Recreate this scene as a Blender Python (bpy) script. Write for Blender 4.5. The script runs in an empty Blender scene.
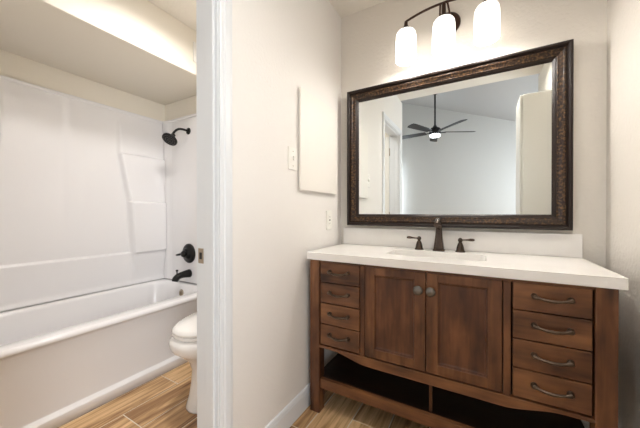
import bpy, bmesh, math, random
from mathutils import Vector, Matrix
R = math.radians
C = bpy.context.scene.collection
sc = bpy.context.scene
random.seed(7)

# ------------------------------------------------------------------ camera
cam = bpy.data.cameras.new('camera'); camo = bpy.data.objects.new('camera', cam); C.objects.link(camo)
camo.location = (0.8437, -1.7658, 1.0813)
camo.rotation_euler = (R(90 - 0.2386), 0, R(29.893))
cam.sensor_width = 36; cam.lens = 278.83 / 640 * 36; cam.clip_start = 0.02
sc.camera = camo

# ------------------------------------------------------------------ world, large lights, exposure
w = bpy.data.worlds.new('daylight_sky'); sc.world = w; w.use_nodes = True
w.node_tree.nodes['Background'].inputs[0].default_value = (0.75, 0.86, 1.0, 1)
w.node_tree.nodes['Background'].inputs[1].default_value = 1.0

def area(name, loc, rot, sx, sy, power, col):
    l = bpy.data.lights.new(name, 'AREA'); l.shape = 'RECTANGLE'; l.size = sx; l.size_y = sy
    l.energy = power; l.color = col
    o = bpy.data.objects.new(name, l); C.objects.link(o); o.location = loc; o.rotation_euler = rot
    return o
# daylight fill; the two unseen bedroom windows are added to supply it
area('daylight_fill', (2.42, -3.0, 1.35), (0, R(90), 0), 1.2, 1.3, 34, (0.91, 0.955, 1.0))
area('daylight_fill', (-1.18, -3.98, 1.45), (R(90), 0, R(180)), 1.0, 1.2, 62, (0.88, 0.935, 1.0))
sc.view_settings.view_transform = 'Standard'; sc.view_settings.look = 'None'
sc.view_settings.gamma = 1; sc.view_settings.use_curve_mapping = False
sc.view_settings.exposure = 0.75

# ------------------------------------------------------------------ materials
def lin(c):
    return tuple(((v / 255) / 12.92 if v / 255 <= 0.04045 else ((v / 255 + 0.055) / 1.055) ** 2.4) for v in c) + (1,)

def mat(name, rgb, rough=0.5, metal=0.0, bump=None, var=None, coat=0.0, spec=0.5):
    """bump=(scale,strength,distance); var=(scale,amount,rgb2)"""
    m = bpy.data.materials.new(name); m.use_nodes = True; nt = m.node_tree; b = nt.nodes['Principled BSDF']
    b.inputs['Base Color'].default_value = lin(rgb); b.inputs['Roughness'].default_value = rough
    b.inputs['Metallic'].default_value = metal; b.inputs['Coat Weight'].default_value = coat
    b.inputs['Specular IOR Level'].default_value = spec
    tc = nt.nodes.new('ShaderNodeNewGeometry')
    if var:
        n = nt.nodes.new('ShaderNodeTexNoise'); n.inputs['Scale'].default_value = var[0]; n.inputs['Detail'].default_value = 4
        nt.links.new(tc.outputs['Position'], n.inputs['Vector'])
        r = nt.nodes.new('ShaderNodeMapRange'); r.inputs[1].default_value = 0.35; r.inputs[2].default_value = 0.65
        r.inputs[3].default_value = 0; r.inputs[4].default_value = var[1]
        nt.links.new(n.outputs[0], r.inputs[0])
        mx = nt.nodes.new('ShaderNodeMix'); mx.data_type = 'RGBA'
        mx.inputs[6].default_value = lin(rgb); mx.inputs[7].default_value = lin(var[2])
        nt.links.new(r.outputs[0], mx.inputs[0]); nt.links.new(mx.outputs[2], b.inputs['Base Color'])
    if bump:
        n = nt.nodes.new('ShaderNodeTexNoise'); n.inputs['Scale'].default_value = bump[0]; n.inputs['Detail'].default_value = 3
        nt.links.new(tc.outputs['Position'], n.inputs['Vector'])
        bp = nt.nodes.new('ShaderNodeBump'); bp.inputs['Strength'].default_value = bump[1]; bp.inputs['Distance'].default_value = bump[2]
        nt.links.new(n.outputs[0], bp.inputs['Height']); nt.links.new(bp.outputs[0], b.inputs['Normal'])
    return m

def wood(name, axis, dark, mid, light, rough=0.38, scale=1.0):
    """stained wood, grain stretched along axis, blotchy stain"""
    m = bpy.data.materials.new(name); m.use_nodes = True; nt = m.node_tree; b = nt.nodes['Principled BSDF']
    g = nt.nodes.new('ShaderNodeNewGeometry')
    mp = nt.nodes.new('ShaderNodeMapping'); s = [26 * scale] * 3; s['xyz'.index(axis)] = 2.2 * scale
    mp.inputs['Scale'].default_value = s; nt.links.new(g.outputs['Position'], mp.inputs['Vector'])
    n = nt.nodes.new('ShaderNodeTexNoise'); n.inputs['Scale'].default_value = 1.6; n.inputs['Detail'].default_value = 6; n.inputs['Distortion'].default_value = 0.6
    nt.links.new(mp.outputs[0], n.inputs['Vector'])
    mp2 = nt.nodes.new('ShaderNodeMapping'); s2 = [7 * scale] * 3; s2['xyz'.index(axis)] = 3 * scale
    mp2.inputs['Scale'].default_value = s2; nt.links.new(g.outputs['Position'], mp2.inputs['Vector'])
    n2 = nt.nodes.new('ShaderNodeTexNoise'); n2.inputs['Scale'].default_value = 1.5; n2.inputs['Detail'].default_value = 3
    nt.links.new(mp2.outputs[0], n2.inputs['Vector'])
    mx = nt.nodes.new('ShaderNodeMix'); mx.data_type = 'FLOAT'; mx.inputs[0].default_value = 0.66
    nt.links.new(n.outputs[0], mx.inputs[2]); nt.links.new(n2.outputs[0], mx.inputs[3])
    cr = nt.nodes.new('ShaderNodeValToRGB'); e = cr.color_ramp.elements
    e[0].position = 0.34; e[0].color = lin(dark); e[1].position = 0.68; e[1].color = lin(light)
    q = e.new(0.5); q.color = lin(mid)
    nt.links.new(mx.outputs[0], cr.inputs[0]); nt.links.new(cr.outputs[0], b.inputs['Base Color'])
    b.inputs['Roughness'].default_value = rough
    bp = nt.nodes.new('ShaderNodeBump'); bp.inputs['Strength'].default_value = 0.15; bp.inputs['Distance'].default_value = 0.002
    nt.links.new(n.outputs[0], bp.inputs['Height']); nt.links.new(bp.outputs[0], b.inputs['Normal'])
    return m

def emit(name, rgb, strength, base=(240, 240, 240)):
    m = bpy.data.materials.new(name); m.use_nodes = True; b = m.node_tree.nodes['Principled BSDF']
    b.inputs['Base Color'].default_value = lin(base); b.inputs['Emission Color'].default_value = lin(rgb)
    b.inputs['Emission Strength'].default_value = strength; b.inputs['Roughness'].default_value = 0.35
    return m

M = {}
M['wall'] = mat('painted_wall_cream', (231, 227, 222), 0.75, bump=(75, 0.35, 0.004))
M['wall_back'] = mat('knockdown_wall_cream', (226, 220, 211), 0.75, bump=(60, 0.55, 0.005))
M['bath_wall'] = mat('painted_wall_beige', (233, 226, 212), 0.8, bump=(80, 0.25, 0.003))
M['bed_wall'] = mat('painted_wall_grey', (208, 208, 206), 0.85, bump=(60, 0.3, 0.004))
M['bed_ceiling'] = mat('painted_ceiling_grey', (186, 186, 186), 0.9, bump=(40, 0.4, 0.006))
M['ceiling'] = mat('painted_ceiling_white', (232, 227, 218), 0.85, bump=(45, 0.5, 0.006))
M['trim'] = mat('gloss_white_trim', (224, 226, 228), 0.3)
M['door'] = mat('white_door_paint', (236, 233, 226), 0.35)
M['cab_white'] = mat('white_cabinet_paint', (232, 227, 219), 0.4)
M['plate'] = mat('white_plastic_plate', (236, 233, 226), 0.3)
M['plate_dark'] = mat('dark_slot', (40, 38, 36), 0.5)
M['acrylic'] = mat('white_acrylic', (236, 234, 234), 0.16, spec=0.5, coat=0.2)
M['porcelain'] = mat('white_porcelain', (240, 236, 231), 0.08, coat=0.5)
M['counter'] = mat('white_cultured_marble', (243, 240, 236), 0.22, var=(9, 0.5, (236, 232, 227)))
M['basin'] = mat('white_basin', (242, 240, 237), 0.12, coat=0.4)
WD, WM, WL = (54, 30, 17), (100, 62, 38), (140, 95, 60)
M['wood_z'] = wood('stained_wood_upright', 'z', WD, WM, WL)
M['wood_x'] = wood('stained_wood_lengthwise', 'x', WD, (108, 69, 43), WL)
M['wood_panel'] = wood('stained_wood_panel', 'z', (48, 25, 15), (84, 49, 30), (124, 79, 50))
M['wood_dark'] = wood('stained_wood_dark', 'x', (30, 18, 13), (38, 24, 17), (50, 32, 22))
M['bronze'] = mat('oil_rubbed_bronze', (84, 72, 62), 0.3, 0.85, var=(30, 0.6, (128, 112, 98)))
M['pewter'] = mat('aged_pewter', (122, 118, 112), 0.32, 0.85, var=(50, 0.5, (92, 88, 84)))
M['fx_bronze'] = mat('dark_bronze_metal', (70, 52, 44), 0.35, 0.8)
M['faucet'] = mat('brushed_bronze', (88, 76, 68), 0.22, 0.9, var=(40, 0.5, (56, 46, 40)))
M['black'] = mat('matte_black_metal', (16, 15, 15), 0.35, 0.4)
M['fan_black'] = mat('black_fan_metal', (14, 15, 17), 0.5, 0.0)
M['fan_blade'] = mat('black_fan_blade', (22, 24, 27), 0.45)
M['nickel'] = mat('brushed_nickel', (178, 165, 148), 0.3, 0.9)
M['grout'] = mat('pale_grout', (226, 216, 200), 0.9)
M['frame_dark'] = mat('espresso_frame', (36, 24, 19), 0.38, var=(25, 0.5, (20, 14, 11)), coat=0.0, spec=0.35)
M['mirror'] = mat('mirror_glass', (238, 242, 241), 0.0, 1.0)
M['glass_pane'] = mat('window_pane', (200, 220, 235), 0.05)
M['shade'] = emit('frosted_glass_shade', (255, 250, 242), 2.2)
nt = M['shade'].node_tree; g_ = nt.nodes.new('ShaderNodeNewGeometry'); sx_ = nt.nodes.new('ShaderNodeSeparateXYZ'); mr_ = nt.nodes.new('ShaderNodeMapRange')
mr_.inputs[1].default_value = 1.97; mr_.inputs[2].default_value = 2.12; mr_.inputs[3].default_value = 2.0; mr_.inputs[4].default_value = 0.6
nt.links.new(g_.outputs['Position'], sx_.inputs[0]); nt.links.new(sx_.outputs[2], mr_.inputs[0]); nt.links.new(mr_.outputs[0], nt.nodes['Principled BSDF'].inputs['Emission Strength'])
M['fan_light'] = emit('fan_light_lens', (250, 252, 255), 6.0)
M['unseen_bath_light'] = emit('unseen_bath_lens', (255, 252, 250), 60.0)  # lens of the unseen lamp that supplies the bathroom
M['hall_fill'] = emit('hall_fill_lens', (255, 249, 240), 34.0)  # added lamp out of view, brightens the alcove from above

def frame_gold():
    m = bpy.data.materials.new('streaked_gold_brown_frame'); m.use_nodes = True; nt = m.node_tree; b = nt.nodes['Principled BSDF']
    g = nt.nodes.new('ShaderNodeNewGeometry'); n = nt.nodes.new('ShaderNodeTexNoise')
    n.inputs['Scale'].default_value = 90; n.inputs['Detail'].default_value = 6
    nt.links.new(g.outputs['Position'], n.inputs['Vector'])
    cr = nt.nodes.new('ShaderNodeValToRGB'); e = cr.color_ramp.elements
    e[0].position = 0.35; e[0].color = lin((26, 17, 12)); e[1].position = 0.68; e[1].color = lin((108, 80, 50))
    q = e.new(0.5); q.color = lin((52, 36, 24))
    nt.links.new(n.outputs[0], cr.inputs[0]); nt.links.new(cr.outputs[0], b.inputs['Base Color'])
    b.inputs['Roughness'].default_value = 0.42; b.inputs['Specular IOR Level'].default_value = 0.35
    return m
M['frame_gold'] = frame_gold()

def plank_material():
    m = bpy.data.materials.new('wood_look_tile'); m.use_nodes = True; nt = m.node_tree; b = nt.nodes['Principled BSDF']
    g = nt.nodes.new('ShaderNodeNewGeometry')
    at = nt.nodes.new('ShaderNodeAttribute'); at.attribute_name = 'plank'
    ad = nt.nodes.new('ShaderNodeVectorMath'); ad.operation = 'MULTIPLY_ADD'; ad.inputs[1].default_value = (17, 13, 11)
    nt.links.new(at.outputs['Color'], ad.inputs[0]); nt.links.new(g.outputs['Position'], ad.inputs[2])
    mp = nt.nodes.new('ShaderNodeMapping'); mp.inputs['Scale'].default_value = (13, 0.9, 1)
    nt.links.new(ad.outputs[0], mp.inputs['Vector'])
    n = nt.nodes.new('ShaderNodeTexNoise'); n.inputs['Scale'].default_value = 2.0; n.inputs['Detail'].default_value = 7
    n.inputs['Roughness'].default_value = 0.6; n.inputs['Distortion'].default_value = 1.0
    nt.links.new(mp.outputs[0], n.inputs['Vector'])
    cr = nt.nodes.new('ShaderNodeValToRGB'); e = cr.color_ramp.elements
    e[0].position = 0.3; e[0].color = lin((104, 70, 42)); e[1].position = 0.68; e[1].color = lin((232, 196, 150))
    q = e.new(0.42); q.color = lin((158, 118, 78)); q = e.new(0.54); q.color = lin((198, 160, 114))
    sp = nt.nodes.new('ShaderNodeSeparateColor'); nt.links.new(at.outputs['Color'], sp.inputs[0])
    ma = nt.nodes.new('ShaderNodeMath'); ma.operation = 'MULTIPLY_ADD'; ma.inputs[1].default_value = 0.2
    nt.links.new(sp.outputs[0], ma.inputs[0]); 
    sub = nt.nodes.new('ShaderNodeMath'); sub.operation = 'SUBTRACT'; sub.inputs[1].default_value = 0.1
    nt.links.new(n.outputs[0], sub.inputs[0]); nt.links.new(sub.outputs[0], ma.inputs[2])
    nt.links.new(ma.outputs[0], cr.inputs[0]); nt.links.new(cr.outputs[0], b.inputs['Base Color'])
    b.inputs['Roughness'].default_value = 0.4
    return m
M['plank'] = plank_material()

# ------------------------------------------------------------------ helpers
def box(bm, x0, x1, y0, y1, z0, z1, bev=0.0, seg=2, mi=0):
    vs = [bm.verts.new((x, y, z)) for z in (z0, z1) for y in (y0, y1) for x in (x0, x1)]
    fs = [bm.faces.new([vs[i] for i in f]) for f in ((0, 2, 3, 1), (4, 5, 7, 6), (0, 1, 5, 4), (2, 6, 7, 3), (0, 4, 6, 2), (1, 3, 7, 5))]
    for f in fs: f.material_index = mi
    if bev > 0:
        es = list({e for f in fs for e in f.edges})
        bmesh.ops.bevel(bm, geom=es, offset=bev, segments=seg, profile=0.5, affect='EDGES', clamp_overlap=True)
    return bm

def loft(bm, rings, cap0=True, cap1=True, closed=True, mi=0):
    vr = [[bm.verts.new(p) for p in r] for r in rings]
    n = len(vr[0])
    for a, b in zip(vr[:-1], vr[1:]):
        for i in range(n if closed else n - 1):
            j = (i + 1) % n
            f = bm.faces.new((a[i], a[j], b[j], b[i])); f.material_index = mi; f.smooth = True
    if cap0: f = bm.faces.new(list(reversed(vr[0]))); f.material_index = mi
    if cap1: f = bm.faces.new(vr[-1]); f.material_index = mi
    return vr

def lathe(bm, prof, c, axis='z', seg=24, sx=1, sy=1, cap0=True, cap1=True):
    """prof: (radius, distance along axis)"""
    rings = []
    for r, h in prof:
        ring = []
        for i in range(seg):
            a = 2 * math.pi * i / seg; u, v = r * math.cos(a) * sx, r * math.sin(a) * sy
            if axis == 'z': p = (c[0] + u, c[1] + v, c[2] + h)
            elif axis == 'y': p = (c[0] + u, c[1] - h, c[2] + v)       # grows towards -Y
            else: p = (c[0] + h, c[1] + u, c[2] + v)
            ring.append(p)
        rings.append(ring)
    return loft(bm, rings, cap0, cap1)

def tube(bm, pts, rad, seg=10, up=Vector((0, 0, 1)), flat=1.0):
    pts = [Vector(p) for p in pts]; n = len(pts)
    if not isinstance(rad, (list, tuple)): rad = [rad] * n
    rings = []
    for i, p in enumerate(pts):
        t = (pts[min(i + 1, n - 1)] - pts[max(i - 1, 0)]).normalized()
        s = t.cross(up)
        if s.length < 1e-3: s = t.cross(Vector((1, 0, 0)))
        s.normalize(); q = s.cross(t).normalized()
        rings.append([p + rad[i] * (math.cos(2 * math.pi * k / seg) * s + math.sin(2 * math.pi * k / seg) * q * flat) for k in range(seg)])
    return loft(bm, rings)

def bez(p0, p1, p2, p3, n=10):
    p0, p1, p2, p3 = map(Vector, (p0, p1, p2, p3))
    return [((1 - t) ** 3) * p0 + 3 * (1 - t) ** 2 * t * p1 + 3 * (1 - t) * t * t * p2 + t ** 3 * p3 for t in [i / n for i in range(n + 1)]]

def rrect(x0, x1, y0, y1, r, z, n=6):
    out = []
    for cx, cy, a0 in ((x1 - r, y1 - r, 0), (x0 + r, y1 - r, 90), (x0 + r, y0 + r, 180), (x1 - r, y0 + r, 270)):
        for i in range(n + 1):
            a = R(a0 + 90 * i / n); out.append((cx + r * math.cos(a), cy + r * math.sin(a), z))
    return out

EZ = [1.0]
def egg(cx, cy, w, front, back, z, n=32, p=2.3):
    z *= EZ[0]
    """oval ring, long towards -Y (front)"""
    out = []
    for i in range(n):
        a = 2 * math.pi * i / n; c, s = math.cos(a), math.sin(a)
        u = math.copysign(abs(c) ** (2 / p), c); v = math.copysign(abs(s) ** (2 / p), s)
        out.append((cx + w * u, cy + (back if v > 0 else front) * v, z))
    return out

ROOTLOC = {}
def obj(name, bm, m, parent=None, smooth=None, bevel=None):
    bmesh.ops.recalc_face_normals(bm, faces=bm.faces)
    me = bpy.data.meshes.new(name)
    if parent is not None:
        off = Vector(ROOTLOC.get(parent.name, (0, 0, 0)))
    else:
        co = [v.co for v in bm.verts]
        off = Vector(((min(v.x for v in co) + max(v.x for v in co)) / 2, (min(v.y for v in co) + max(v.y for v in co)) / 2, min(v.z for v in co)))
    bmesh.ops.translate(bm, verts=bm.verts, vec=-off)
    if smooth is not None:
        for f in bm.faces: f.smooth = smooth
    bm.to_mesh(me); bm.free()
    for x in (m if isinstance(m, (list, tuple)) else [m]): me.materials.append(x)
    o = bpy.data.objects.new(name, me); C.objects.link(o)
    if parent is not None: o.parent = parent; ROOTLOC[o.name] = tuple(off)
    else: o.location = off; ROOTLOC[o.name] = tuple(off)
    if bevel:
        b = o.modifiers.new('bevel', 'BEVEL'); b.width = bevel; b.segments = 2; b.limit_method = 'ANGLE'; b.angle_limit = R(40)
    return o

def thing(name, loc, label, cat, group=None):
    o = bpy.data.objects.new(name, None); C.objects.link(o); o.location = loc; o.empty_display_size = 0.05
    ROOTLOC[o.name] = tuple(loc); o['label'] = label; o['category'] = cat
    if group: o['group'] = group
    return o
def tag(o, label, cat, group=None):
    o['label'] = label; o['category'] = cat
    if group: o['group'] = group
    return o
def struct(name, bm, m, label=None, parent=None, bevel=None, smooth=None):
    o = obj(name, bm, m, parent, bevel=bevel, smooth=smooth)
    if parent is None: o['kind'] = 'structure'
    if label: o['label'] = label
    return o
def BM(): return bmesh.new()

# ------------------------------------------------------------------ room dimensions
H = 2.44            # flat ceiling height
XR = 1.345          # right wall of the alcove
YE = -1.81          # alcove ends here, bedroom beyond
YC = -1.72          # the flat ceiling ends here, the vault begins
DY0, DY1 = -1.048, -1.69   # door opening in the left wall
WT = 0.115          # left wall thickness
BX = -1.78          # bathroom far wall
BY = -0.185         # bathroom end wall (shower head)
# vaulted bedroom ceiling height over X
def vault(x): return 3.126 - 0.362 * x
BL, BR, BB = -1.9, 2.5, -4.06

# floor: one mesh of planks with grout between
bm = BM(); lay = bm.faces.layers.float_color.new('plank')
box(bm, BL - .1, BR + .1, BB - .1, 0.1, -0.06, -0.0015, mi=1)
rnd = random.Random(3); W0 = 0.18; L0 = 0.92; gr = 0.0030
cols = int((BR - BL) / W0) + 3
x_base = 0.086 - W0 * 12
offs = {}
for k in range(cols):
    xa = x_base + k * W0; xb = xa + W0
    key = round((xa - 0.086) / W0)
    known = {-6: -0.688, -5: -1.0, -4: -1.31, 1: -0.42, 0: -0.10, 2: -0.73}
    o0 = known.get(key, -0.31 * key % L0)
    j0 = int((BB - o0) / L0) - 1
    for j in range(j0, 8):
        ya = o0 + j * L0; yb = ya + L0
        a, b_ = max(ya, BB), min(yb, 0.0)
        if b_ - a < 0.01: continue
        xx0, xx1 = max(xa, BL), min(xb, BR)
        if xx1 - xx0 < 0.01: continue
        n0 = len(bm.faces)
        vs = [bm.verts.new(p) for p in ((xx0 + gr, a + gr, 0), (xx1 - gr, a + gr, 0), (xx1 - gr, b_ - gr, 0), (xx0 + gr, b_ - gr, 0))]
        vb = [bm.verts.new((v.co.x, v.co.y, -0.003)) for v in vs]
        fs = [bm.faces.new(vs)] + [bm.faces.new((vs[i], vb[i], vb[(i + 1) % 4], vs[(i + 1) % 4])) for i in range(4)]
        cc = (rnd.random(), rnd.random(), rnd.random(), 1)
        for f in fs: f[lay] = cc
struct('floor', bm, [M['plank'], M['grout']])

# walls
bm = BM(); box(bm, -WT, XR + .1, 0, 0.1, 0, H); struct('wall_back', bm, M['wall_back'])
bm = BM()
box(bm, -WT, 0, DY0, 0, 0, H); box(bm, -WT, 0, DY1, DY0, 2.03, H); box(bm, -WT, 0, YE, DY1, 0, H)
struct('wall_left', bm, M['wall'])
bm = BM(); box(bm, XR, XR + .1, YE, 0, 0, H); struct('wall_right', bm, M['wall_back'])
bm = BM(); box(bm, BX - .1, -WT, BY, 0.1, 0, H); struct('wall_bathroom_end', bm, M['bath_wall'])
bm = BM(); box(bm, BX - .1, BX, YE + .001, BY, 0, H); struct('wall_bathroom_side', bm, M['bath_wall'])
bm = BM(); box(bm, BX, -WT, YE + .001, -1.72, 0, H); struct('wall_bathroom_near', bm, M['bath_wall'])
bm = BM(); box(bm, BX - .1, XR + .1, YC, 0.1, H, H + .08); struct('ceiling', bm, M['ceiling'])
bm = BM(); box(bm, BX, -1.0, -1.72, BY, 2.11, H, bev=0.006); struct('ceiling_soffit', bm, M['bath_wall'])
# bedroom
bm = BM(); 
def prism(bm, prof, y0, y1, mi=0):
    loft(bm, [[(x, y0, z) for x, z in prof], [(x, y1, z) for x, z in prof]], mi=mi)
    for f in bm.faces: f.smooth = False
def seg_wall(bm, xa, xb, z0=None, z1=None):
    n0 = set(bm.faces)
    pr = [(xa, z0 if z0 is not None else 0), (xb, z0 if z0 is not None else 0), (xb, z1 if z1 else vault(xb)), (xa, z1 if z1 else vault(xa))]
    loft(bm, [[(x, BB - .1, z) for x, z in pr], [(x, BB, z) for x, z in pr]])
WX0, WX1, WZ0, WZ1 = -1.70, -.66, .82, 2.08
seg_wall(bm, BL, WX0); seg_wall(bm, WX1, BR); seg_wall(bm, WX0, WX1, 0, WZ0); seg_wall(bm, WX0, WX1, WZ1, None)
for f in bm.faces: f.smooth = False
struct('wall_bedroom_far', bm, M['bed_wall'])
bm = BM(); prism(bm, [(BL - .1, vault(BL - .1)), (BR + .1, vault(BR + .1)), (BR + .1, vault(BR + .1) + .1), (BL - .1, vault(BL - .1) + .1)], BB - .1, YC + .1)
struct('ceiling_vault', bm, M['bed_ceiling'])
bm = BM(); prism(bm, [(BL, H + .081), (XR + .1, H + .081), (XR + .1, vault(XR + .1)), (BL, vault(BL))], YC, YC + .1); struct('wall_bedroom_gable', bm, M['bed_wall'])
bm = BM(); prism(bm, [(XR + .101, 0), (BR, 0), (BR, vault(BR)), (XR + .101, vault(XR + .101))], YE, YE + .1); struct('wall_bedroom_near', bm, M['bed_wall'])
def wall_with_window(name, xa, xb, h, z0, z1):
    bm = BM(); y0, y1 = -3.65, -2.35
    box(bm, xa, xb, BB - .1, y0, 0, h); box(bm, xa, xb, y1, YE + .1, 0, h); box(bm, xa, xb, y0, y1, 0, z0); box(bm, xa, xb, y0, y1, z1, h)
    struct(name, bm, M['bed_wall'])
wall_with_window('wall_bedroom_right', BR, BR + .1, vault(BR), .75, 1.95)
bm = BM(); box(bm, BL - .1, BL, BB - .1, YE + .1, 0, vault(BL)); struct('wall_bedroom_left', bm, M['bed_wall'])
def window(name, u0, u1, z0, z1, put):
    bm = BM(); um = (u0 + u1) / 2
    for a in ((u0, u0 + .05, z0, z1), (u1 - .05, u1, z0, z1), (u0 + .05, u1 - .05, z0, z0 + .05), (u0 + .05, u1 - .05, z1 - .05, z1), (um - .02, um + .02, z0 + .05, z1 - .05)):
        put(bm, a, .03, .07)
    wf = struct(name, bm, M['trim'])
    g = mat('clear_window_glass', (255, 255, 255), 0.0); g.node_tree.nodes['Principled BSDF'].inputs['Transmission Weight'].default_value = 1.0
    bm = BM(); put(bm, (u0 + .05, u1 - .05, z0 + .05, z1 - .05), .048, .052); obj('pane', bm, g, wf)
window('unseen_window_1', -3.65, -2.35, .75, 1.95, lambda bm, a, p, q: box(bm, BR + p, BR + q, *a))  # unseen side window, added as a daylight source
window('unseen_window_2', WX0, WX1, WZ0, WZ1, lambda bm, a, p, q: box(bm, a[0], a[1], BB - q, BB - p, a[2], a[3]))  # unseen window, added where its daylight reaches the right wall

# baseboards: profile with stepped top
def baseboard(name, pts_dir):
    (ax, ay), (bx, by), (nx, ny) = pts_dir
    prof = [(0, 0), (.014, 0), (.014, .085), (.011, .093), (.011, .098), (.006, .108), (0, .111)]
    bm = BM()
    loft(bm, [[(px + nx * d, py + ny * d, z) for d, z in prof] for px, py in ((ax, ay), (bx, by))])
    for f in bm.faces: f.smooth = False
    struct(name, bm, M['trim'])
baseboard('baseboard_left', ((0, 0), (0, DY0 + .062), (1, 0)))
baseboard('baseboard_back', ((.014, 0), (XR - .014, 0), (0, -1)))
baseboard('baseboard_right', ((XR, 0), (XR, YE), (-1, 0)))
baseboard('baseboard_bathroom', ((-1.0, BY), (-WT, BY), (0, -1)))
baseboard('baseboard_bathroom_side', ((-WT, BY - .014), (-WT, DY0 + .062), (-1, 0)))

# doorway: jambs, stop, casing
bm = BM()
JT = 0.012
box(bm, -WT - .002, .002, DY0 - JT, DY0, 0, 2.03, bev=.001); box(bm, -WT - .002, .002, DY1, DY1 + JT, 0, 2.03, bev=.001)
box(bm, -WT - .002, .002, DY1, DY0, 2.018, 2.03)
jamb = struct('trim_1', bm, M['trim'], 'white door jamb of the bathroom doorway')
bm = BM()
box(bm, -.055, -.012, DY0 - JT - .011, DY0 - JT, 0, 2.018, bev=.002); box(bm, -.055, -.012, DY1 + JT, DY1 + JT + .011, 0, 2.018, bev=.002)
box(bm, -.055, -.012, DY1 + JT, DY0 - JT, 2.007, 2.018)
obj('door_stop', bm, M['trim'], jamb)
bm = BM(); box(bm, -.108, -.078, DY0 - JT - .002, DY0 - JT + .001, .886, .944, bev=.0008)
sp = obj('strike_plate', bm, M['nickel'], jamb); sp['label'] = 'small nickel strike plate'
bm = BM(); box(bm, -.100, -.086, DY0 - JT - .0026, DY0 - JT - .0015, .902, .928); obj('latch_hole', bm, M['plate_dark'], sp)
# casing with a moulded profile
def casing(name, xs, sgn):
    prof = [(0, 0), (.009, 0), (.012, .006), (.012, .016), (.016, .022), (.016, .044), (.013, .056), (0, .058)]  # (out, across)
    bm = BM()
    def up(y, d): loft(bm, [[(xs + sgn * o, y + d * a, z + (a if z > 1 else 0)) for o, a in prof] for z in (0, 2.024)])
    up(DY0 - .008, 1); up(DY1 + .008, -1)
    loft(bm, [[(xs + sgn * o, y + (a if y > -1.3 else -a), 2.024 + a) for o, a in prof] for y in (DY0 - .004, DY1 + .004)])
    for f in bm.faces: f.smooth = False
    struct(name, bm, M['trim'])
casing('trim_2', 0, 1); casing('trim_3', -WT, -1)

# open bathroom door, hinged on the near jamb
bm = BM(); box(bm, -WT - .62, -WT - .012, -1.712, -1.677, .01, 2.012, bev=.002)
d1 = struct('door_1', bm, M['door'])
bm = BM()
for z0, z1 in ((.2, .95), (1.1, 1.85)): box(bm, -.65, -.21, -1.678, -1.674, z0, z1, bev=.0018)
obj('door_panel', bm, M['door'], d1)
for z in (.25, 1.0, 1.78):
    bm = BM(); lathe(bm, [(.006, 0), (.006, .09)], (-WT - .006, -1.678, z), seg=10); obj('hinge', bm, M['nickel'], d1)
bm = BM(); lathe(bm, [(.03, 0), (.03, .006), (.011, .01), (.011, .03), (.026, .042), (.028, .055), (.018, .066)], (-.68, -1.677, .93), axis='y')
for v in bm.verts: v.co.y = -1.677 + (-1.677 - v.co.y)
obj('door_knob', bm, M['nickel'], d1)

# ------------------------------------------------------------------ bathtub
TX0, TX1, TY0, TY1, TZ = BX + .002, -1.0, -1.715, BY - .002, .46
tub = thing('bathtub', (-1.39, -.95, 0), 'long white alcove bathtub with a plain apron along the wood-look floor', 'bathtub')
bm = BM()
def tr(x1, z, r=.01, g=0): return rrect(TX0 + g, x1, TY0 + g, TY1 - g, r, z, 8)
rings = [tr(-1.0, 0), tr(-1.0, .052), tr(-1.0005, .054), tr(-1.003, .057), tr(-1.021, .069), tr(-1.0235, .072), tr(-1.024, .075), tr(-1.024, .085), tr(-1.022, .41), tr(-1.018, .424), tr(-1.004, .430),
         tr(-1.0, .438), tr(-1.003, .450), tr(-1.012, .458), tr(-1.024, TZ, .02)]
IX0, IX1, IY0, IY1 = TX0 + .05, -1.11, TY0 + .09, TY1 - .07
def ir(g, z, r): return rrect(IX0 + g, IX1 - g, IY0 + g, IY1 - g, r, z, 8)
rings += [ir(-.012, TZ, .10), ir(-.003, TZ - .004, .10), ir(.006, TZ - .016, .10), ir(.012, TZ - .035, .10),
          ir(.03, .25, .12), ir(.055, .14, .13), ir(.09, .095, .13), ir(.14, .08, .12)]
loft(bm, rings)
obj('tub_shell', bm, M['acrylic'], tub)
bm = BM(); lathe(bm, [(.034, 0), (.034, .006), (.028, .011), (.010, .013)], (-1.40, TY1 - .078, .385), axis='y')
ov = obj('overflow_plate', bm, M['nickel'], tub); ov['label'] = 'round nickel overflow plate'
bm = BM(); box(bm, -1.405, -1.395, TY1 - .105, TY1 - .091, .372, .405, bev=.003); obj('trip_lever', bm, M['nickel'], ov)
bm = BM(); lathe(bm, [(.03, 0), (.028, .004), (.01, .005)], (-1.41, -.42, .081)); obj('drain', bm, M['nickel'], tub)

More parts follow.
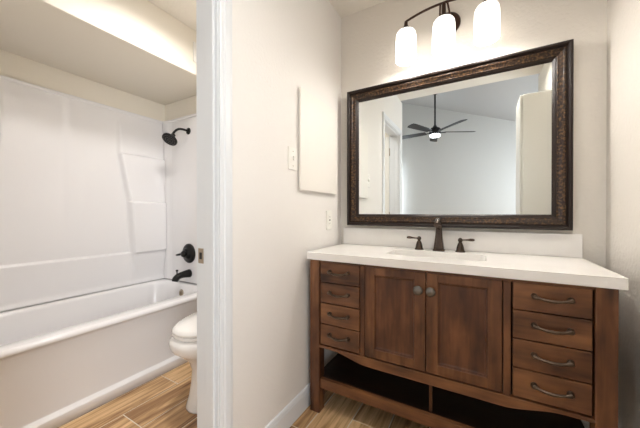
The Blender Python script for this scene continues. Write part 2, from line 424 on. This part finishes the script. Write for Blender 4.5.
# ------------------------------------------------------------------ tub surround
def sm(a, b, x):
    t = max(0, min(1, (x - a) / (b - a))); return t * t * (3 - 2 * t)
ZT = 1.945
def back_off(y, z):
    # protrusion of the long moulded panel from the wall
    d = .012 + .018 * (1 - sm(.735, .748, z))                      # low ledge along the whole length
    d += .02 * (1 - sm(.462, .50, z)) * 0.6
    edge = -.585 + (1.58 - z) * .17 if z > 1.18 else -.517 + (1.18 - z) * .055
    if z > 1.58: edge = -.585
    t1 = sm(edge - .02, edge + .012, y)
    e2 = -1.715 - (edge - (-.185)) + .06
    t2 = 1 - sm(e2 - .012, e2 + .02, y)
    t = max(t1, t2)
    col = .0
    if z < .742: col = .012 if y > -1e9 else 0
    tier = 0
    if .742 <= z: tier = .020 + .022 * (1 - sm(1.170, 1.182, z)) + .020 * (1 - sm(1.572, 1.586, z))
    fade = 1 - sm(1.74, 1.9, z)
    d += t * tier * (fade if z > 1.6 else 1)
    if z < .742: d += t * .03 * sm(.5, .735, z)
    d += .004 * sm(-.95, -.90, y) * (1 - sm(-.90, -.80, y)) * sm(.9, 1.2, z)
    # lip at the top
    if z > ZT - .022: d += .008
    return d
bm = BM()
ys = [-1.685 + (BY - .033 + 1.685) * i / 230 for i in range(231)]
zs = []
z = TZ + .005
while z < ZT: zs.append(z); z += .012
zs += [.735, .739, .743, .748, 1.170, 1.176, 1.182, 1.572, 1.579, 1.586, ZT - .023, ZT - .021, ZT]; zs = sorted(set(zs))
grid = [[bm.verts.new((BX + back_off(y, z), y, z)) for y in ys] for z in zs]
for i in range(len(zs) - 1):
    for j in range(len(ys) - 1):
        f = bm.faces.new((grid[i][j], grid[i][j + 1], grid[i + 1][j + 1], grid[i + 1][j])); f.smooth = True
def close_to(bm, axis, val):
    be = [e for e in bm.edges if len(e.link_faces) == 1]
    r = bmesh.ops.extrude_edge_only(bm, edges=be)
    for v in [g for g in r['geom'] if isinstance(g, bmesh.types.BMVert)]: v.co[axis] = val
    bmesh.ops.holes_fill(bm, edges=[e for e in bm.edges if len(e.link_faces) == 1], sides=0)
    for f in bm.faces:
        if len(f.verts) > 4: f.smooth = False
close_to(bm, 0, BX + .001)
tag(obj('surround_panel', bm, M['acrylic']), 'long white moulded surround panel with corner shelves behind the bathtub', 'tub surround')
def end_panel(yw, s):
    bm = BM()
    prof = [(BX + .001, .031), (BX + .05, .031), (BX + .075, .028), (BX + .10, .018), (BX + .13, .012), (-1.06, .012), (-1.045, .018), (-1.02, .018), (-1.012, .012)]
    rows = []
    for zz, e in ((TZ + .005, .006), (.50, 0.0), (ZT - .024, 0), (ZT - .020, .008), (ZT, .008)):
        rows.append([bm.verts.new((x, yw - s * (d + (e if x > BX + .09 else 0)), zz)) for x, d in prof])
    for a, b in zip(rows[:-1], rows[1:]):
        for j in range(len(prof) - 1): bm.faces.new((a[j], a[j + 1], b[j + 1], b[j]))
    close_to(bm, 1, yw - s * .001)
    return bm
tag(obj('surround_panel', end_panel(BY, 1), M['acrylic']), 'white surround panel behind the black showerhead and tub spout', 'tub surround')
tag(obj('surround_panel', end_panel(-1.718, -1), M['acrylic']), 'plain white surround panel at the tub end facing the showerhead', 'tub surround')

# ------------------------------------------------------------------ shower fittings (on the end wall)
YW = BY - .0125
FX = -1.405
sh = thing('showerhead', (FX, YW, 1.80), 'black round shower head on a bent arm high on the tub end wall', 'shower head')
bm = BM(); lathe(bm, [(.030, 0), (.030, .004), (.022, .010), (.012, .014)], (FX, YW, 1.807), axis='y'); obj('flange', bm, M['black'], sh)
arm = bez((FX, YW - .01, 1.807), (FX, YW - .09, 1.815), (FX, YW - .11, 1.80), (FX - .004, YW - .14, 1.755), 12)
bm = BM(); tube(bm, arm, .0095, 12); obj('arm', bm, M['black'], sh)
bm = BM()
lathe(bm, [(.012, .045), (.018, .04), (.018, .025), (.026, .012), (.050, -.006), (.061, -.016), (.061, -.030), (.056, -.034)], (0, 0, 0), seg=32)
bmesh.ops.transform(bm, matrix=Matrix.Translation((FX - .002, YW - .160, 1.712)) @ Matrix.Rotation(R(-38), 4, 'X') @ Matrix.Rotation(R(-8), 4, 'Y'), verts=bm.verts)
hd = obj('spray_head', bm, M['black'], sh)
bm = BM()
for rr, n in ((.012, 6), (.030, 12), (.048, 18)):
    for i in range(n):
        a = 2 * math.pi * i / n; lathe(bm, [(.0025, 0), (.0018, -.004)], (rr * math.cos(a), rr * math.sin(a), -.034), seg=6)
bmesh.ops.transform(bm, matrix=Matrix.Translation((FX - .002, YW - .160, 1.712)) @ Matrix.Rotation(R(-38), 4, 'X') @ Matrix.Rotation(R(-8), 4, 'Y'), verts=bm.verts)
obj('nozzles', bm, M['pewter'], hd)

va = thing('shower_valve', (FX + .007, YW, .72), 'black round shower valve trim with lever above the tub spout', 'shower valve')
bm = BM(); lathe(bm, [(.086, 0), (.086, .006), (.080, .014), (.058, .022), (.045, .026), (.042, .04), (.030, .044)], (FX + .007, YW, .722), axis='y', seg=36); obj('escutcheon', bm, M['black'], va)
bm = BM(); lathe(bm, [(.028, .04), (.030, .055), (.024, .068), (.01, .072)], (FX + .007, YW, .722), axis='y')
tube(bm, [(FX + .007, YW - .045, .722), (FX - .03, YW - .055, .718), (FX - .07, YW - .062, .710), (FX - .085, YW - .063, .707)], [.012, .011, .009, .007], 12)
obj('lever', bm, M['black'], va)

ts = thing('tub_spout', (FX + .01, YW, .55), 'black tub spout with a diverter knob low on the tub end wall', 'tub spout')
bm = BM()
p = bez((FX + .01, YW, .545), (FX + .01, YW - .06, .545), (FX + .01, YW - .13, .550), (FX + .01, YW - .138, .500), 12)
tube(bm, p, [.036, .035, .033, .031, .029, .028, .027, .027, .027, .027, .027, .026, .025], 18); obj('spout_body', bm, M['black'], ts)
bm = BM(); lathe(bm, [(.005, 0), (.005, .02), (.010, .024), (.011, .032), (.006, .036)], (FX + .01, YW - .118, .560), seg=14); obj('diverter_knob', bm, M['black'], ts)

# ------------------------------------------------------------------ toilet
tx = -.52; TB = BY - .014
EZ[0] = 1.035
to = thing('toilet', (tx, -.55, 0), 'white elongated toilet with closed lid between bathtub and doorway', 'toilet')
bm = BM()
rings = [egg(tx, -.52, .122, .295, .21, 0), egg(tx, -.52, .124, .298, .21, .012), egg(tx, -.52, .114, .280, .20, .06), egg(tx, -.52, .106, .268, .195, .13),
         egg(tx, -.52, .106, .262, .19, .20), egg(tx, -.53, .120, .270, .19, .25), egg(tx, -.54, .154, .308, .19, .30), egg(tx, -.55, .180, .342, .20, .335),
         egg(tx, -.55, .187, .352, .20, .365), egg(tx, -.55, .184, .348, .20, .388), egg(tx, -.55, .165, .325, .19, .400)]
loft(bm, rings); obj('bowl', bm, M['porcelain'], to)
bm = BM(); box(bm, tx - .11, tx + .11, -.40, TB - .01, .18, .398, bev=.03, seg=4); 
for f in bm.faces: f.smooth = True
obj('bowl_shelf', bm, M['porcelain'], to)
bm = BM(); loft(bm, [egg(tx, -.55, .170, .326, .19, .400), egg(tx, -.55, .177, .334, .20, .406), egg(tx, -.55, .177, .334, .20, .416), egg(tx, -.55, .172, .330, .195, .421)]); obj('seat', bm, M['porcelain'], to)
bm = BM(); loft(bm, [egg(tx, -.55, .172, .330, .20, .422), egg(tx, -.55, .179, .337, .205, .427), egg(tx, -.55, .177, .335, .205, .438), egg(tx, -.55, .160, .315, .19, .452), egg(tx, -.55, .09, .20, .12, .462)])
obj('lid', bm, M['porcelain'], to)
bm = BM(); loft(bm, [rrect(tx - .20, tx + .20, TB - .185, TB - .004, .04, .385), rrect(tx - .215, tx + .215, TB - .195, TB - .002, .04, .56), rrect(tx - .22, tx + .22, TB - .20, TB - .002, .04, .735)]); obj('tank', bm, M['porcelain'], to)
bm = BM(); loft(bm, [rrect(tx - .228, tx + .228, TB - .208, TB, .04, .736), rrect(tx - .232, tx + .232, TB - .212, TB, .042, .745), rrect(tx - .230, tx + .230, TB - .21, TB, .04, .765), rrect(tx - .22, tx + .22, TB - .20, TB - .004, .04, .772)]); obj('tank_lid', bm, M['porcelain'], to)
bm = BM(); lathe(bm, [(.014, 0), (.014, .01), (.008, .014)], (tx - .15, TB - .198, .68), axis='y'); tube(bm, [(tx - .15, TB - .215, .68), (tx - .08, TB - .225, .672)], [.006, .008], 10); obj('flush_lever', bm, M['nickel'], to)

# vent on the soffit face; two unseen ceiling lights that supply light
ve = thing('air_vent', (-.99, -.34, 2.20), 'small white louvred air vent on the soffit face', 'vent')
bm = BM(); box(bm, -.998, -.988, -.445, -.22, 2.20, 2.345, bev=.003); obj('vent_frame', bm, M['plate'], ve)
for k in range(5):
    bm = BM(); box(bm, -.990, -.984, -.432, -.235, 2.216 + k * .025, 2.228 + k * .025, bev=.001); obj('slat', bm, M['plate'], ve)
def flush_light(x, y, rad, m, label):
    bl = thing('unseen_ceiling_light', (x, y, H - .09), label, 'ceiling light')
    bm = BM(); lathe(bm, [(rad - .012, -.001), (rad + .01, -.001), (rad + .01, -.058), (rad + .004, -.066), (rad - .004, -.066), (rad - .004, -.02)], (x, y, H), seg=36, cap0=False, cap1=False)
    obj('light_ring', bm, M['trim'], bl)
    bm = BM(); lathe(bm, [(rad - .006, -.020), (rad - .006, -.028), (.03, -.034)], (x, y, H), seg=36); obj('lens', bm, m, bl)
flush_light(-.50, -.80, .14, M['unseen_bath_light'], 'unseen round white flush ceiling light supplying the bathroom beside the tub soffit')
flush_light(.95, -1.15, .14, M['hall_fill'], 'unseen round white flush ceiling light added to brighten the alcove before the vanity')

# ------------------------------------------------------------------ vanity cabinet
vy = -.470   # plane of the posts' faces
VX0, VX1 = .036, 1.244
va = thing('vanity_cabinet', (.64, -.24, 0), 'brown stained wood bathroom vanity with eight drawers, two doors and an open bottom shelf', 'vanity')
TOPZ = .829
for x0, y0 in ((VX0, vy), (VX1 - .058, vy), (VX0, -.062), (VX1 - .058, -.062)):
    bm = BM(); box(bm, x0, x0 + .058, y0, y0 + .058, 0, TOPZ, bev=.003); obj('leg', bm, M['wood_z'], va)
for x0 in (VX0 + .012, VX1 - .030):
    bm = BM(); box(bm, x0, x0 + .018, vy + .058, -.062, .375, TOPZ); obj('side_panel', bm, M['wood_z'], va)
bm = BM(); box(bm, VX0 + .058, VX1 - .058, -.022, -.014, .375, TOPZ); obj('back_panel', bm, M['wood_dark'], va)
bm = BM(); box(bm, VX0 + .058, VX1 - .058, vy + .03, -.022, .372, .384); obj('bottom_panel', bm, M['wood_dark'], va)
bm = BM(); box(bm, VX0 + .058, VX1 - .058, vy + .006, vy + .024, .815, TOPZ); obj('top_rail', bm, M['wood_x'], va)
LX0, LX1, RX0, RX1 = .102, .324, .953, 1.179
for x0, x1 in ((.328, .350), (.922, .947)):
    bm = BM(); box(bm, x0, x1, vy + .003, vy + .022, .372, .815, bev=.002); obj('divider', bm, M['wood_z'], va)
# curved bottom rail
bm = BM(); X0, X1 = VX0 + .058, VX1 - .058
def low(x):
    u = min(x - X0, X1 - x)
    return .359 - .032 * sm(.08, .27, u)
top = []; N = 60
fr, bk = [], []
for i in range(N + 1):
    x = X0 + (X1 - X0) * i / N; fr.append((x, low(x)))
r1 = [(x, vy - .002, z) for x, z in fr] + [(X1, vy - .002, .373), (X0, vy - .002, .373)]
loft(bm, [r1, [(a, vy + .020, c) for a, b, c in r1]])
for f in bm.faces: f.smooth = False
obj('bottom_rail', bm, M['wood_x'], va, bevel=.0015)
# shelf with front lip, and slim middle support
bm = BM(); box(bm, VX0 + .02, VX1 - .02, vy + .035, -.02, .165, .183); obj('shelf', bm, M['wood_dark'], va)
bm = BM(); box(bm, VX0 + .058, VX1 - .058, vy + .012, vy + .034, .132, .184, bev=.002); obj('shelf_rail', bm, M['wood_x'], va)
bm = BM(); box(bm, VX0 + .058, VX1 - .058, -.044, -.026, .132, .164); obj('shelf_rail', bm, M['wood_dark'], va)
for x0 in (VX0 + .02, VX1 - .038):
    bm = BM(); box(bm, x0, x0 + .018, vy + .058, -.062, .132, .1645); obj('shelf_rail', bm, M['wood_x'], va)
bm = BM(); box(bm, .644, .657, vy + .040, vy + .056, .1835, .372, bev=.002); obj('middle_support', bm, M['wood_z'], va)

def pull(cx, cz, yf, parent):
    bm = BM(); s = .052
    pts = []
    for i in range(15):
        t = i / 14 * 2 - 1
        pts.append((cx + s * t, yf - .012 - .012 * (1 - t * t) , cz - .0075 * (1 - t * t) + .002))
    tube(bm, pts, [.0062 - .0016 * abs(math.sin(math.pi * (i / 14 - .5))) if 1 < i < 13 else .0072 for i in range(15)], 10)
    for t in (-1, 1):
        lathe(bm, [(.0105, 0), (.0105, .003), (.008, .005), (.0075, .012), (.0088, .016), (.005, .02)], (cx + s * t, yf, cz + .002), axis='y', seg=14)
    return obj('drawer_pull', bm, M['bronze'], parent)
ZB = (.820, .712, .602, .490, .378)
for X0_, X1_ in ((LX0, LX1), (RX0, RX1)):
    for k in range(4):
        z1, z0 = ZB[k] - .0022, ZB[k + 1] + .0022
        bm = BM(); box(bm, X0_, X1_, vy + .0, vy + .020, z0, z1, bev=.0022)
        d = obj('drawer', bm, M['wood_x'], va)
        pull((X0_ + X1_) / 2 + (.004 if X0_ > .5 else -.002), (z0 + z1) / 2 + .004, vy, d)
for x0, x1, kx in ((.354, .6345, .611), (.6385, .918, .663)):
    z0, z1 = .380, .817; st = .047
    bm = BM()
    box(bm, x0, x0 + st, vy - .002, vy + .018, z0, z1, bev=.0015); box(bm, x1 - st, x1, vy - .002, vy + .018, z0, z1, bev=.0015)
    box(bm, x0 + st, x1 - st, vy - .002, vy + .018, z1 - .036, z1, bev=.0012); box(bm, x0 + st, x1 - st, vy - .002, vy + .018, z0, z0 + .042, bev=.0012)
    d = obj('door', bm, M['wood_z'], va)
    bm = BM()
    a0, a1, c0, c1 = x0 + st - .001, x1 - st + .001, z0 + .041, z1 - .035
    rg = []
    for g, y in ((0, vy + .016), (0, vy + .001), (.004, vy + .002), (.006, vy + .008), (.012, vy + .010)):
        rg.append([(a0 + g, y, c0 + g), (a1 - g, y, c0 + g), (a1 - g, y, c1 - g), (a0 + g, y, c1 - g)])
    loft(bm, rg)
    for f in bm.faces: f.smooth = False
    obj('door_panel', bm, M['wood_panel'], d)
    bm = BM(); lathe(bm, [(.008, 0), (.006, .006), (.006, .014), (.0175, .017), (.0205, .021), (.0200, .026), (.014, .030), (.004, .032)], (kx - .004, vy - .002, .741), axis='y', seg=28)
    obj('knob', bm, M['pewter'], d)

# ------------------------------------------------------------------ countertop with basin and backsplash
CX0, CX1, CY0, CY1, CZ0, CZ1 = .0265, 1.2605, -.4895, -.0006, .8305, .869
SX0, SX1, SY0, SY1 = .415, .868, -.355, -.13
bm = BM()
ro = rrect(CX0, CX1, CY0, CY1, .004, 0, 2); ri = rrect(SX0, SX1, SY0, SY1, .035, 0, 8)
n = 60
def holed(bm, zt, zb):
    vo = [bm.verts.new((x, y, zt)) for x, y, _ in ro]; vi = [bm.verts.new((x, y, zt)) for x, y, _ in ri]
    es = [bm.edges.new((vo[i], vo[(i + 1) % len(vo)])) for i in range(len(vo))] + [bm.edges.new((vi[i], vi[(i + 1) % len(vi)])) for i in range(len(vi))]
    g = bmesh.ops.triangle_fill(bm, edges=es, use_beauty=True)
    faces = [f for f in g['geom'] if isinstance(f, bmesh.types.BMFace)]
    ext = bmesh.ops.extrude_face_region(bm, geom=faces)
    for v in [e for e in ext['geom'] if isinstance(e, bmesh.types.BMVert)]: v.co.z = zb
holed(bm, CZ1, CZ0)
ct = obj('countertop', bm, M['counter'], bevel=.003)
tag(ct, 'white countertop with a rectangular sink on the wooden vanity', 'countertop')
bm = BM(); box(bm, CX0, CX1, -.0205, -.0006, CZ1 + .0002, .981, bev=.002); bs = obj('backsplash', bm, M['counter'], ct)
bm = BM()
def sr(g, z, r): return rrect(SX0 + g, SX1 - g, SY0 + g, SY1 - g, r, z, 8)
loft(bm, [sr(.07, .732, .03), sr(.03, .738, .04), sr(.012, .755, .04), sr(.004, .80, .036), sr(0, CZ0 - .0006, .036), sr(-.012, CZ0 - .0006, .04), sr(-.012, .80, .04), sr(0, .745, .04), sr(.06, .722, .03)])
bas = obj('basin', bm, M['basin'], ct)
bm = BM(); lathe(bm, [(.022, 0), (.022, .003), (.014, .004), (.014, .006), (.005, .008)], (.64, -.235, .732)); obj('drain', bm, M['nickel'], bas)

# ------------------------------------------------------------------ faucet
fa = thing('faucet', (.643, -.075, CZ1), 'bronze widespread faucet with two lever handles behind the sink', 'faucet')
fx, fy = .643, -.078
bm = BM()
def sq(cx, cy, hx, hy, z, r): return rrect(cx - hx, cx + hx, cy - hy, cy + hy, r, z, 5)
loft(bm, [sq(fx, fy, .031, .031, CZ1 + .0003, .012), sq(fx, fy, .031, .031, CZ1 + .006, .012), sq(fx, fy, .026, .026, CZ1 + .012, .011), sq(fx, fy, .0255, .0255, CZ1 + .02, .011),
          sq(fx, fy, .0195, .020, CZ1 + .07, .010), sq(fx, fy, .016, .0165, CZ1 + .115, .009), sq(fx, fy, .0145, .015, CZ1 + .128, .009)])
obj('spout_column', bm, M['faucet'], fa)
bm = BM()
lathe(bm, [(.015, .126), (.0185, .130), (.0185, .134), (.015, .138)], (fx, fy, CZ1), seg=20)
q = bez((fx, fy, CZ1 + .134), (fx, fy, CZ1 + .172), (fx, fy - .06, CZ1 + .184), (fx, fy - .105, CZ1 + .148), 14)
tube(bm, q, [.0135, .0145, .0155, .0165, .017, .017, .0165, .016, .0155, .015, .0145, .014, .014, .0145, .015], 18, up=Vector((1, 0, 0)))
obj('spout', bm, M['faucet'], fa)
for hx, s in ((.5365, -1), (.750, 1)):
    bm = BM(); lathe(bm, [(.025, 0), (.025, .004), (.021, .009), (.0195, .016), (.017, .030), (.0125, .044), (.008, .052), (.008, .056)], (hx, fy, CZ1 + .0003), seg=22)
    hb = obj('handle_base', bm, M['faucet'], fa)
    bm = BM(); lathe(bm, [(.009, .055), (.0115, .060), (.0115, .068), (.008, .074), (.003, .077)], (hx, fy, CZ1), seg=20)
    tube(bm, [(hx, fy, CZ1 + .066), (hx + s * .02, fy - .002, CZ1 + .066), (hx + s * .035, fy - .003, CZ1 + .067), (hx + s * .05, fy - .004, CZ1 + .068), (hx + s * .062, fy - .005, CZ1 + .068), (hx + s * .069, fy - .005, CZ1 + .068)],
         [.0045, .0042, .0052, .0078, .0072, .003], 14)
    obj('lever', bm, M['faucet'], hb)

# ------------------------------------------------------------------ mirror
mx0, mx1, mz0, mz1 = .070, 1.218, .9985, 1.8875
mi_ = thing('wall_mirror', (.644, -.002, mz0), 'large rectangular mirror in a dark espresso and gold-brown frame above the sink', 'mirror')
def frame_ring(bm, prof, mi=0):
    rings = []
    for g, d in prof:
        rings.append([(mx0 + g, -d, mz0 + g), (mx1 - g, -d, mz0 + g), (mx1 - g, -d, mz1 - g), (mx0 + g, -d, mz1 - g)])
    loft(bm, rings, cap0=False, cap1=False, mi=mi)
    for f in bm.faces: f.smooth = False
bm = BM(); frame_ring(bm, [(.0, .006), (0, .055), (.002, .062), (.006, .0655), (.012, .0655), (.017, .062), (.019, .055), (.021, .052), (.026, .053)])
obj('outer_moulding', bm, M['frame_dark'], mi_)
bm = BM(); frame_ring(bm, [(.026, .053), (.030, .055), (.034, .054), (.037, .049), (.041, .048), (.052, .044), (.055, .046), (.058, .044)])
obj('middle_moulding', bm, M['frame_gold'], mi_)
bm = BM(); frame_ring(bm, [(.058, .044), (.060, .0405), (.064, .040), (.069, .036), (.0745, .0305), (.0745, .010), (.0, .006)])
obj('inner_moulding', bm, M['frame_dark'], mi_)
bm = BM(); box(bm, mx0 + .070, mx1 - .070, -.029, -.012, mz0 + .070, mz1 - .070); obj('mirror_glass', bm, M['mirror'], mi_)

# ------------------------------------------------------------------ vanity light
SP, SYc, SXc = .199, -.13, .671
li = thing('vanity_light', (SXc, 0, 2.12), 'three-shade bronze arched vanity light glowing above the mirror', 'wall light')
bm = BM(); lathe(bm, [(.075, .001), (.075, .008), (.068, .016), (.05, .022), (.02, .026)], (SXc, 0, 2.165), axis='y', seg=36, sy=.92); 
obj('backplate', bm, M['fx_bronze'], li)
def arcz(t): return 2.212 - .034 * t * t
bm = BM(); tube(bm, [(SXc + SP * t, SYc, arcz(t)) for t in [(-1 + i / 12 * 2) * 1.03 for i in range(13)]], .0062, 12); obj('arched_bar', bm, M['fx_bronze'], li)
bm = BM()
for s in (-.028, .028): tube(bm, bez((SXc + s, -.018, 2.165), (SXc + s, -.07, 2.16), (SXc + s * .8, -.10, 2.19), (SXc + s * .6, SYc, arcz(0)), 8), .005, 10)
obj('support_arm', bm, M['fx_bronze'], li)
SH0, SH1 = 1.952, 2.125
for t in (-1, 0, 1):
    cx = SXc + SP * t; zt = arcz(t)
    bm = BM(); lathe(bm, [(.006, zt - 2.12 + .002), (.010, zt - 2.12 - .006), (.012, .03), (.020, .022), (.027, .006), (.028, -.002), (.02, -.004)], (cx, SYc, 2.12), seg=22); cp = obj('socket_cap', bm, M['fx_bronze'], li)
    prof = [(.018, SH1), (.034, SH1 - .001), (.046, SH1 - .007), (.053, SH1 - .018), (.056, SH1 - .035), (.0575, SH1 - .10), (.057, SH0 + .004), (.056, SH0), (.0535, SH0), (.0545, SH0 + .01), (.0545, SH1 - .10), (.053, SH1 - .035), (.045, SH1 - .012), (.018, SH1 - .005)]
    bm = BM(); lathe(bm, prof, (cx, SYc, 0), seg=36, cap0=False, cap1=False); obj('glass_shade', bm, M['shade'], li)
    l = bpy.data.lights.new('bulb_light', 'POINT'); l.energy = 3.1; l.color = (1, .95, .89); l.shadow_soft_size = .032
    lo = bpy.data.objects.new('bulb_light', l); C.objects.link(lo); lo.parent = li; lo.location = (cx - SXc, SYc, SH0 + .020 - 2.12)

# ------------------------------------------------------------------ panel cabinet, switch and outlet on the left wall
mc = thing('medicine_cabinet', (0, -.321, 1.203), 'flat white rectangular cabinet panel mounted on the left wall above the outlet', 'cabinet')
bm = BM(); box(bm, .0005, .0095, -.530, -.116, 1.211, 1.742); obj('cabinet_frame', bm, M['cab_white'], mc)
bm = BM(); box(bm, .010, .019, -.538, -.108, 1.203, 1.750, bev=.0012); obj('cabinet_door', bm, M['cab_white'], mc)
sw = thing('light_switch', (0, -.587, 1.303), 'white toggle light switch left of the flat wall cabinet', 'switch')
bm = BM(); box(bm, .0003, .006, -.625, -.549, 1.303, 1.418, bev=.002); obj('plate', bm, M['plate'], sw)
bm = BM(); box(bm, .006, .017, -.5915, -.5825, 1.352, 1.374, bev=.002); obj('toggle', bm, M['plate'], sw)
for z in (1.323, 1.398):
    bm = BM(); lathe(bm, [(.003, 0), (.003, .0008)], (.006, -.587, z), axis='x', seg=10); obj('screw', bm, M['nickel'], sw)
ou = thing('outlet', (0, -.187, .97), 'white wall outlet below the flat cabinet near the countertop', 'outlet')
bm = BM(); box(bm, .0003, .006, -.225, -.150, .975, 1.095, bev=.002); obj('plate', bm, M['plate'], ou)
bm = BM(); box(bm, .006, .0085, -.205, -.170, 1.000, 1.070, bev=.001); obj('receptacle', bm, M['plate'], ou)
for z in (1.014, 1.055):
    bm = BM()
    for y in (-.194, -.181): box(bm, .0085, .0088, y - .001, y + .001, z - .004, z + .004)
    obj('slots', bm, M['plate_dark'], ou)
bm = BM(); box(bm, .0085, .0105, -.193, -.182, 1.030, 1.040, bev=.0008); obj('test_button', bm, M['plate_dark'], ou)

# ------------------------------------------------------------------ tall white cabinet seen in the mirror
tc = thing('tall_cabinet', (1.23, -1.20, 0), 'tall narrow cream cabinet against the right wall, seen in the mirror', 'cabinet')
bm = BM(); box(bm, 1.131, XR - .015, -1.35, -1.035, 0, 2.03, bev=.012, seg=3); obj('cabinet_body', bm, M['door'], tc)
bm = BM(); box(bm, 1.119, 1.130, -1.340, -1.036, .06, 2.025, bev=.003); dd = obj('cabinet_door', bm, M['door'], tc)
bm = BM(); lathe(bm, [(.006, 0), (.006, -.012), (.014, -.018), (.012, -.026), (.004, -.028)], (1.119, -1.31, 1.0), axis='x', seg=16); obj('knob', bm, M['nickel'], dd)

# ------------------------------------------------------------------ bedroom ceiling fan
fX, fY = .215, -3.06; fz = vault(fX)
fn = thing('ceiling_fan', (fX, fY, 2.3), 'black five-blade ceiling fan on a long downrod, reflected in the mirror', 'ceiling fan')
bm = BM(); lathe(bm, [(.05, .02), (.05, -.045)], (fX, fY, fz)); obj('ceiling_mount', bm, M['trim'], fn)
bm = BM(); lathe(bm, [(.055, -.046), (.055, -.06), (.04, -.075), (.018, -.08)], (fX, fY, fz)); obj('canopy', bm, M['fan_black'], fn)
bm = BM(); lathe(bm, [(.0135, 0), (.0135, fz - 2.47)], (fX, fY, 2.45), seg=14); obj('downrod', bm, M['fan_black'], fn)
bm = BM(); lathe(bm, [(.02, .15), (.035, .12), (.075, .10), (.085, .085), (.085, .02), (.07, 0)], (fX, fY, 2.325), seg=28); obj('motor', bm, M['fan_black'], fn)
bm = BM(); lathe(bm, [(.075, 0), (.080, -.012), (.07, -.03), (.02, -.038)], (fX, fY, 2.324), seg=28); obj('light_lens', bm, M['fan_light'], fn)
for k in range(5):
    ang = R(72 * k + 44)
    bm = BM()
    box(bm, .08, .17, -.018, .018, -.004, .004, bev=.002)
    prof = [(.14, -.045), (.55, -.062), (.60, -.058), (.62, -.03), (.62, .03), (.60, .058), (.55, .062), (.14, .045)]
    loft(bm, [[(x, y, .004 - y * .2) for x, y in prof], [(x, y, .011 - y * .2) for x, y in prof]])
    for f in bm.faces: f.smooth = False
    bmesh.ops.transform(bm, matrix=Matrix.Translation((fX, fY, 2.36)) @ Matrix.Rotation(ang, 4, 'Z'), verts=bm.verts)
    obj('blade', bm, M['fan_blade'], fn)
